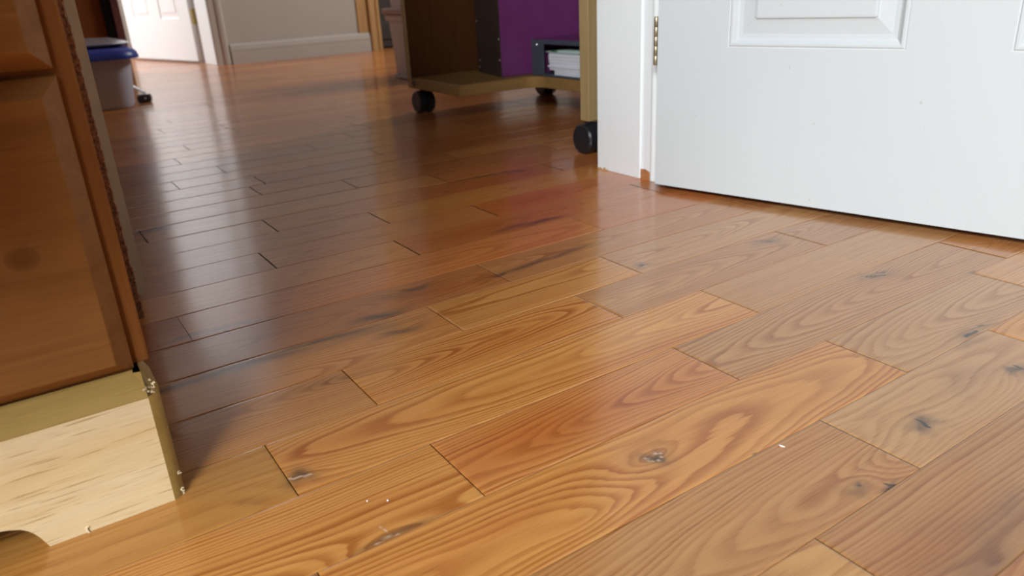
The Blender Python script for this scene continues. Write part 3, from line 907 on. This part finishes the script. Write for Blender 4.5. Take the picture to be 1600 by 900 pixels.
# plinth: front board with bracket cut-out, chamfered top and right-hand edges
py0 = 0.485
pl_ = thing('plinth', (0, 0, 0))
bpy.data.objects.remove(pl_)
curve = [(-0.0432, 0.0), (-0.0446, 0.0035), (-0.0459, 0.0067), (-0.047, 0.0093), (-0.0489, 0.0127), (-0.0513, 0.0158), (-0.0547, 0.0186), (-0.0604, 0.021), (-0.0645, 0.0221), (-0.08, 0.0225)]
left = [(-0.79, 0.0215), (-0.80, 0.012), (-0.815, 0.0)]
foot = [(-0.86, 0.0), (-0.816, 0.0)] + left[::-1] + curve[::-1] + [(-0.02, 0.0), (0.0315, 0.0)]
bm = bmesh.new()
cols = []
for x, zb in foot:
    cols.append([bm.verts.new((x, y, z)) for y, z in ((py0, zb), (py0, 0.0795), (py0 + 0.009, 0.0795), (py0 + 0.009, zb))])
for a_, b_ in zip(cols[:-1], cols[1:]):
    for q in range(4):
        bm.faces.new((a_[q], a_[(q + 1) % 4], b_[(q + 1) % 4], b_[q]))
bm.faces.new(cols[0]); bm.faces.new(cols[-1][::-1])
pln = obj('plinth', bm, M['pale_pine'], chest)
put(pln, 'pale pine plinth board with a curved bracket cut-out')
bm = bmesh.new()   # sloping cap of the plinth
pr = [(0.0, 0.0795), (0.0, 0.0805), (0.0115, 0.0945), (0.0135, 0.0955), (0.016, 0.0795)]
loft(bm, [[(x, py0 + y, z) for y, z in pr] for x in (-0.86, 0.0315)])
obj('cap_moulding', bm, M['edge_varnish'], pln)
bm = bmesh.new()   # rounded right-hand edge and return
pr = [(0.0315, 0.0), (0.0345, 0.0012), (0.0375, 0.0040), (0.0392, 0.0080), (0.0398, 0.013), (0.0398, 0.045), (0.0315, 0.045)]
pz = [(0.0, 0.0), (0.0805, 0.0), (0.0955, 0.0075)]
loft(bm, [[(x - (ins if x > 0.0316 else 0), py0 + y + (ins if y < 0.03 else 0), z) for x, y in pr] for z, ins in pz])
obj('edge_moulding', bm, M['edge_varnish'], pln, smooth=35)
# splintered varnish on the corner and foot
rnd = random.Random(9)
for (cx, cy, cz, n_, sp_) in ((0.0335, 0.4868, 0.0838, 16, 0.0042), (0.0372, 0.4888, 0.003, 10, 0.0026), (0.0378, 0.4895, 0.018, 5, 0.0022), (0.0362, 0.488, 0.088, 6, 0.003)):
    bm = bmesh.new()
    for i in range(n_):
        p = Vector((cx + rnd.gauss(0, sp_ * 0.4), cy + rnd.gauss(0, 0.0003) - 0.0004, max(0.0008, cz + rnd.gauss(0, sp_ * 0.5))))
        L = rnd.uniform(0.0006, 0.0024)
        t = bmesh.new()
        bmesh.ops.create_cube(t, size=1)
        rot = Matrix.Rotation(rnd.uniform(0, 3.1), 3, 'Y') @ Matrix.Rotation(rnd.uniform(-0.5, 0.5), 3, 'Z')
        for v in t.verts: v.co = rot @ Vector((v.co.x * L, v.co.y * 0.0007, v.co.z * 0.0005)) + p
        join(bm, t)
    put(obj('splinter', bm, M['raw_splinter'], pln), 'raw pale splinters where the corner is chipped')
bm = bmesh.new()   # loose sliver hanging from the lower edge
loft(bm, [[(-0.0225 + dx, py0 - 0.0012, 0.0030 + dz), (-0.0213 + dx, py0 - 0.0012, 0.0030 + dz), (-0.0213 + dx, py0 + 0.0002, 0.0030 + dz), (-0.0225 + dx, py0 + 0.0002, 0.0030 + dz)] for dx, dz in ((0.001, 0.0015), (0, 0.0008), (0, -0.0015), (0.0008, -0.003))])
obj('sliver', bm, M['raw_splinter'], pln)

# ------------------------------------------------------------------ computer desk on castors
desk = thing('computer_desk', (1.15, 1.5, 0), 'beech laminate computer desk on black castors beyond the doorway', 'desk')
ZB, ZT = 0.066, 0.093
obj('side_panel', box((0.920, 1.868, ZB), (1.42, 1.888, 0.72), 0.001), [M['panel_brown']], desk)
obj('edge_strip', box((0.9185, 1.868, ZB + 0.0005), (0.9205, 1.888, 0.72), 0.0005), M['beech'], desk)
put(obj('side_panel', box((0.9165, 1.124, 0.062), (1.42, 1.150, 0.72), 0.0015), M['beech'], desk), 'light beech end panel beside the door jamb')
pts = [(0.9215, 1.8685), (0.9185, 1.612), (1.100, 1.606)]
cxx, cyy, rr = 1.100, 1.566, 0.040
for i in range(1, 9):
    a = math.radians(90 - 90 * i / 8)
    pts.append((cxx + rr * math.cos(a), cyy + rr * math.sin(a)))
pts += [(1.138, 1.151), (1.42, 1.151), (1.42, 1.8685)]
bm = bmesh.new()
prism_xy(bm, pts, ZB, ZT)
es = [e for e in bm.edges if abs(e.verts[0].co.z - e.verts[1].co.z) < 1e-6]
bmesh.ops.bevel(bm, geom=es, offset=0.001, segments=1, affect='EDGES')
obj('shelf', bm, M['beech_flat'], desk)
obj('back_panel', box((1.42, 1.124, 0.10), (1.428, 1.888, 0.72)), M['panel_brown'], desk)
obj('worktop', box((0.78, 1.10, 0.72), (1.45, 1.91, 0.742), 0.003), M['beech'], desk)
bm = bmesh.new()
lathe(bm, [(0.0045, -0.0012), (0.0052, 0.0), (0.0052, 0.0008)], (0.9178, 1.8675 - 0.016, 0.0800), 'x', 20)
put(obj('screw_cap', bm, M['black_plastic'], desk), 'small dark screw cap on the shelf edge')


def castor(x, y, r=0.026, w=0.022, top=ZB, axis='y'):
    t = thing('castor', (x, y, 0))
    t.parent = desk
    t.location = Vector((x, y, 0)) - desk.location
    for s in (-1, 1):
        bm = bmesh.new()
        off = s * w * 0.62
        prof = [(r * 0.55, -w * 0.5), (r * 0.90, -w * 0.5), (r, -w * 0.36), (r, w * 0.36), (r * 0.90, w * 0.5), (r * 0.55, w * 0.5)]
        if axis == 'y': lathe(bm, prof, (x, y + off, r), 'y', 36)
        else: lathe(bm, prof, (x + off, y, r), 'x', 36)
        obj('wheel', bm, M['black_plastic'], t, smooth=40)
    bm = bmesh.new()      # hooded housing over the wheels and the stem
    n = 14
    lp = []
    hw = w * 0.10
    for sgn in (-1, 1):
        ring = []
        for i in range(n + 1):
            a = math.radians(-5 + 190 * i / n)
            c, s_ = math.cos(a) * r * 1.08, math.sin(a) * r * 1.08 + r
            ring.append((x + c, y + sgn * hw, s_) if axis == 'y' else (x + sgn * hw, y + c, s_))
        lp.append(ring)
    loft(bm, lp)
    lathe(bm, [(0.005, r * 1.5), (0.005, top)], (x, y, 0), 'z', 16)
    obj('housing', bm, M['black_plastic'], t, smooth=40)
    return t


castor(0.950, 1.868, 0.0290, 0.020, 0.066, 'x')
castor(0.930, 1.137, 0.0285, 0.020, 0.062, 'x')
castor(1.36, 1.868, 0.0290, 0.020, 0.066, 'x')
castor(1.36, 1.137, 0.0285, 0.020, 0.062, 'x')

# ---- purple box file standing on the shelf
pb = thing('box_file', (1.2, 1.74, ZT), 'tall purple box file with riveted dark brown end standing on desk shelf', 'box file')
A0, B0, C0 = (1.066, 1.655), (1.101, 1.822), (1.400, 1.640)
bm = bmesh.new()
prism_xy(bm, [(1.0685, 1.6535), (1.400, 1.640), (1.400, 1.822), (1.1035, 1.822)], ZT + 0.0008, 0.43, 0.0012)
obj('body', bm, M['purple'], pb)
bm = bmesh.new()
prism_xy(bm, [(1.0665, 1.6535), (1.0682, 1.6535), (1.1032, 1.822), (1.1015, 1.822)], ZT + 0.0015, 0.43)
put(obj('end_cover', bm, M['dark_card'], pb), 'dark brown end of the box file')
for (f_, z) in ((0.04, 0.135), (0.04, 0.185), (0.93, 0.108), (0.95, 0.225), (0.90, 0.125)):
    bm = bmesh.new()
    lathe(bm, [(0.0022, -0.0011), (0.0030, -0.0002), (0.0030, 0.0004)], (1.0665 + 0.035 * f_, 1.6535 + 0.1685 * f_, z), 'x', 16)
    obj('rivet', bm, M['rivet'], pb)

# ---- purple magazine box lying on its side with papers
mb = thing('file_box', (1.25, 1.53, ZT), 'purple file box lying on desk shelf with open grey front full of papers', 'file box')
X0, X1, Y0, Y1, Z0, Z1 = 1.1455, 1.395, 1.285, 1.628, ZT + 0.0008, 0.181
bm = bmesh.new()
add_box(bm, (X0, Y0, Z1 - 0.003), (X1, Y1, Z1)); add_box(bm, (X0 + 0.002, Y1 - 0.003, Z0), (X1, Y1, Z1)); add_box(bm, (X1 - 0.003, Y0, Z0), (X1, Y1, Z1))
add_box(bm, (X0 + 0.002, Y0, Z0), (X1, Y0 + 0.003, Z1))
obj('shell', bm, M['purple'], mb)
bm = bmesh.new()   # grey front frame with the opening
add_box(bm, (X0 - 0.0012, Y1 - 0.050, Z0 + 0.004), (X0 + 0.0012, Y1, Z1 - 0.0005), 0.0004)
add_box(bm, (X0 - 0.0010, Y0, Z0), (X0 + 0.0012, Y1, Z0 + 0.005), 0.0004)
add_box(bm, (X0 - 0.0010, Y0, Z1 - 0.011), (X0 + 0.0012, Y1 - 0.049, Z1 - 0.0005), 0.0004)
add_box(bm, (X0 + 0.0015, Y0 + 0.003, Z0 + 0.0002), (X1 - 0.003, Y1 - 0.003, Z0 + 0.003))
put(obj('front_frame', bm, M['navy_card'], mb), 'slate grey card front with a cut-out')
bm = bmesh.new()
lathe(bm, [(0.0026, -0.0012), (0.0034, -0.0002), (0.0034, 0.0004)], (X0 - 0.0012, 1.606, 0.168), 'x', 16)
obj('rivet', bm, M['rivet'], mb)
# papers in it
rnd = random.Random(3)
z = Z0 + 0.0034
k_ = 0
stacks = []
while z < 0.150:
    th = rnd.uniform(0.0045, 0.0075)
    z1_ = min(z + th, 0.151)
    yl = 1.545 if z < 0.108 else 1.567
    if z1_ - z > 0.002:
        stacks.append((z, z1_, yl + rnd.uniform(-0.003, 0.002)))
    z = z1_ + 0.0003
words_ = ['lowest', 'second from the bottom', 'third from the bottom', 'fourth from the bottom', 'fifth from the bottom', 'sixth from the bottom', 'seventh from the bottom', 'eighth from the bottom', 'ninth from the bottom', 'tenth from the bottom', 'eleventh from the bottom', 'twelfth from the bottom', 'thirteenth from the bottom']
for i, (za, zb, yl) in enumerate(stacks):
    o = obj('paper_pad', box((X0 + 0.004 + rnd.uniform(0, 0.004), Y0 + 0.006, za), (X1 - 0.01, yl, zb), 0.0006), M['paper'], origin=(1.25, 1.45, za))
    pos = 'topmost white pad' if i == len(stacks) - 1 else words_[i] + ' white pad'
    put(o, pos + ' of papers in the purple file box', 'papers', 'papers in the file box')
zt = stacks[-1][1] + 0.0003
bm = bmesh.new()
lp = []
for i in range(9):
    y = 1.575 - i * 0.028
    zz = zt + 0.0012 + 0.0055 * math.sin(min(1, i / 3.0) * math.pi / 2)
    lp.append([(X0 + 0.003, y, zt), (X1 - 0.02, y, zt), (X1 - 0.02, y, zz), (X0 + 0.003, y, zz)])
loft(bm, lp)
gp = put(obj('leaflet', bm, M['green_paper'], origin=(1.25, 1.45, zt)), 'pale green leaflet lying on top of white pads in purple file box', 'leaflet')
obj('printed_mark', box((X0 + 0.0022, 1.525, zt + 0.0015), (X0 + 0.0036, 1.552, zt + 0.0048), 0.0004), M['leaf_green'], gp)

# ------------------------------------------------------------------ clear pink bin behind the desk
bn = thing('storage_bin', (1.36, 2.63, 0), 'lidded clear pinkish plastic bin standing on the floor behind the desk', 'storage bin')
def ring(x0, x1, y0, y1, r, z): return [(x, y, z) for x, y in rrect(x0, x1, y0, y1, r)]
bm = bmesh.new()
loft(bm, [ring(1.285, 1.60, 2.525, 2.735, 0.02, 0.002), ring(1.283, 1.602, 2.523, 2.737, 0.022, 0.006), ring(1.274, 1.609, 2.514, 2.747, 0.025, 0.205), ring(1.264, 1.617, 2.504, 2.757, 0.027, 0.207), ring(1.262, 1.619, 2.502, 2.759, 0.027, 0.225),
          ring(1.280, 1.605, 2.520, 2.741, 0.025, 0.225), ring(1.288, 1.598, 2.528, 2.733, 0.02, 0.008)])
obj('body', bm, M['bin_plastic'], bn, smooth=40)
bm = bmesh.new()
loft(bm, [ring(1.264, 1.617, 2.504, 2.757, 0.027, 0.2255), ring(1.256, 1.625, 2.496, 2.765, 0.03, 0.232), ring(1.254, 1.627, 2.494, 2.767, 0.03, 0.246), ring(1.262, 1.619, 2.502, 2.759, 0.03, 0.25), ring(1.275, 1.61, 2.515, 2.746, 0.03, 0.243)])
obj('lid', bm, plain('mauve_plastic_lid', (0.36, 0.22, 0.24), 0.35), bn, smooth=40)
bm = bmesh.new()
loft(bm, [ring(1.281, 1.604, 2.5205, 2.7395, 0.02, -0.0), ring(1.274, 1.607, 2.515, 2.745, 0.02, 0.003), ring(1.275, 1.606, 2.516, 2.744, 0.02, 0.012), ring(1.2835, 1.6015, 2.5235, 2.7365, 0.02, 0.0125)])
bmesh.ops.translate(bm, verts=bm.verts, vec=(0, 0, 0.0))
obj('foot_rim', bm, plain('grey_lilac_plastic', (0.30, 0.26, 0.28), 0.4), bn, smooth=40)
# second bin stacked on it
bm = bmesh.new()
loft(bm, [ring(1.285, 1.60, 2.525, 2.735, 0.02, 0.2510), ring(1.274, 1.609, 2.514, 2.747, 0.025, 0.45)])
put(obj('storage_bin', bm, M['bin_plastic'], origin=(1.36, 2.63, 0.251), smooth=40), 'upper clear pinkish bin stacked on the lidded pink bin behind desk', 'storage bin')

# ------------------------------------------------------------------ grey tub with blue lid behind the chest
tb = thing('storage_tub', (0.10, 2.95, 0), 'cloudy grey plastic tub with blue rimmed lid behind the chest of drawers', 'storage tub')
bm = bmesh.new()
loft(bm, [ring(-0.22, 0.362, 2.760, 3.16, 0.05, 0.001), ring(-0.225, 0.368, 2.754, 3.166, 0.055, 0.01), ring(-0.24, 0.384, 2.742, 3.18, 0.06, 0.152), ring(-0.232, 0.376, 2.750, 3.172, 0.06, 0.152), ring(-0.215, 0.356, 2.766, 3.154, 0.05, 0.006)])
obj('body', bm, M['tub_plastic'], tb, smooth=40)
bm = bmesh.new()
loft(bm, [ring(-0.243, 0.389, 2.737, 3.183, 0.06, 0.1525), ring(-0.262, 0.408, 2.720, 3.202, 0.07, 0.153), ring(-0.262, 0.408, 2.720, 3.202, 0.07, 0.160), ring(-0.258, 0.404, 2.724, 3.198, 0.07, 0.172), ring(-0.250, 0.396, 2.732, 3.19, 0.07, 0.181), ring(-0.238, 0.384, 2.744, 3.178, 0.07, 0.1865), ring(-0.225, 0.370, 2.758, 3.165, 0.07, 0.187)])
obj('lid', bm, M['blue_lid'], tb, smooth=40)
bm = bmesh.new()
loft(bm, [ring(-0.21, 0.360, 2.775, 3.15, 0.06, 0.1875), ring(-0.225, 0.380, 2.760, 3.165, 0.07, 0.194), ring(-0.230, 0.396, 2.755, 3.170, 0.07, 0.1985), ring(-0.21, 0.375, 2.775, 3.15, 0.07, 0.206), ring(-0.15, 0.30, 2.83, 3.10, 0.07, 0.211)])
put(obj('lid_tray', bm, M['lid_clear'], tb, smooth=40), 'smoky clear tray on the blue lid')
# something dark inside it
bm = bmesh.new()
loft(bm, [ring(-0.19, 0.330, 2.79, 3.12, 0.05, 0.008), ring(-0.19, 0.335, 2.785, 3.13, 0.05, 0.07), ring(-0.16, 0.30, 2.82, 3.10, 0.05, 0.12)])
put(obj('bundled_cloth', bm, plain('grey_brown_cloth', (0.16, 0.13, 0.13), 0.9, var=0.3, scale=25), origin=(0.07, 2.95, 0.008), smooth=60), 'grey brown bundle showing dimly through the cloudy tub', 'cloth')

# black rubber foot on a silver bar, beside the tub
ft = thing('stand_foot', (0.41, 2.88, 0), 'black rubber foot on silver bar sticking out beside the blue lidded tub', 'stand')
bm = bmesh.new()
prism_xy(bm, [(0.383, 2.842), (0.424, 2.858), (0.434, 2.880), (0.424, 2.902), (0.386, 2.885)], 0.0005, 0.026, 0.004)
put(obj('rubber_foot', bm, M['black_plastic'], ft), 'black rubber foot')
bm = bmesh.new()
a_, b_ = Vector((0.384, 2.935, 0.0500)), Vector((0.416, 2.888, 0.0262))
w_ = Vector((0.004, 0.010, 0.0))
loft(bm, [[tuple(p - w_), tuple(p + w_), tuple(p + w_ + Vector((0, 0, 0.007))), tuple(p - w_ + Vector((0, 0, 0.007)))] for p in (a_, b_)])
put(obj('bar', bm, M['steel'], ft), 'silver metal bar')
obj('plate', box((0.388, 2.868, 0.0262), (0.416, 2.882, 0.0275)), M['steel'], ft)
lathe_bm = bmesh.new()
lathe(lathe_bm, [(0.0030, -0.0006), (0.0035, 0.0), (0.0035, 0.002)], (0.4080, 2.8510, 0.015), 'y', 12)
obj('stud', lathe_bm, M['steel'], ft)

# ------------------------------------------------------------------ bookcase behind the tub
bc = thing('bookcase', (0.15, 3.5, 0), 'dark maroon bookcase with orange wood back behind the blue lidded tub', 'bookcase')
obj('side_panel', box((0.434, 3.36, 0.115), (0.462, 3.62, 1.2), 0.002), M['maroon'], bc)
put(obj('foot_block', box((0.4355, 3.365, 0.0), (0.4625, 3.62, 0.114), 0.002), M['tan_wood'], bc), 'light tan foot')
obj('side_panel', box((-0.30, 3.36, 0.0), (-0.255, 3.62, 1.2), 0.002), M['maroon'], bc)
put(obj('back_panel', box((-0.2545, 3.60, 0.12), (0.4335, 3.62, 1.2)), M['orange_wood'], bc), 'orange brown back panel')
obj('shelf', box((-0.2545, 3.37, 0.08), (0.4335, 3.5995, 0.10), 0.001), M['maroon'], bc)
obj('shelf', box((-0.2545, 3.37, 0.62), (0.4335, 3.5995, 0.64), 0.001), M['maroon'], bc)
bf = thing('ring_binder', (0.42, 3.45, 0.1005), 'navy blue binder spine standing inside the bookcase', 'binder')
obj('cover', box((0.406, 3.375, 0.1008), (0.433, 3.59, 0.42), 0.002), M['navy'], bf)
obj('page_block', box((0.409, 3.380, 0.105), (0.430, 3.595, 0.415)), M['paper'], bf)
put(obj('folder', box((0.10, 3.385, 0.1008), (0.4045, 3.40, 0.43), 0.002), M['orange_wood'], origin=(0.22, 3.39, 0.1008)), 'orange brown folder face beside the navy binder', 'folder')

# ------------------------------------------------------------------ specks on the floor


def flake(x, y, L, w, ang, label):
    bm = bmesh.new()
    t = bmesh.new()
    bmesh.ops.create_icosphere(t, subdivisions=2, radius=1.0)
    r_ = Matrix.Rotation(ang, 3, 'Z')
    for v in t.verts:
        v.co = r_ @ Vector((v.co.x * L * (1 + 0.2 * math.sin(v.co.y * 5)), v.co.y * w, v.co.z * 0.0006)) + Vector((x, y, 0.0006))
    join(bm, t)
    put(obj('paint_flake', bm, M['flake'], origin=(x, y, 0)), label, 'flake', 'specks on the floor')


flake(5.17 * S, (S0 - 4.07) * S, 0.0022, 0.0008, math.radians(-75), 'largest white sliver lying on a pale board right of the cracked round knot')
flake(0.1472, 0.3946, 0.0007, 0.0006, 0.2, 'tiny white speck on the golden boards below the plank end, farther from chest')
flake(0.1360, 0.4024, 0.0006, 0.0005, 0.2, 'tiny white speck on the golden boards below the plank end, closer to chest')
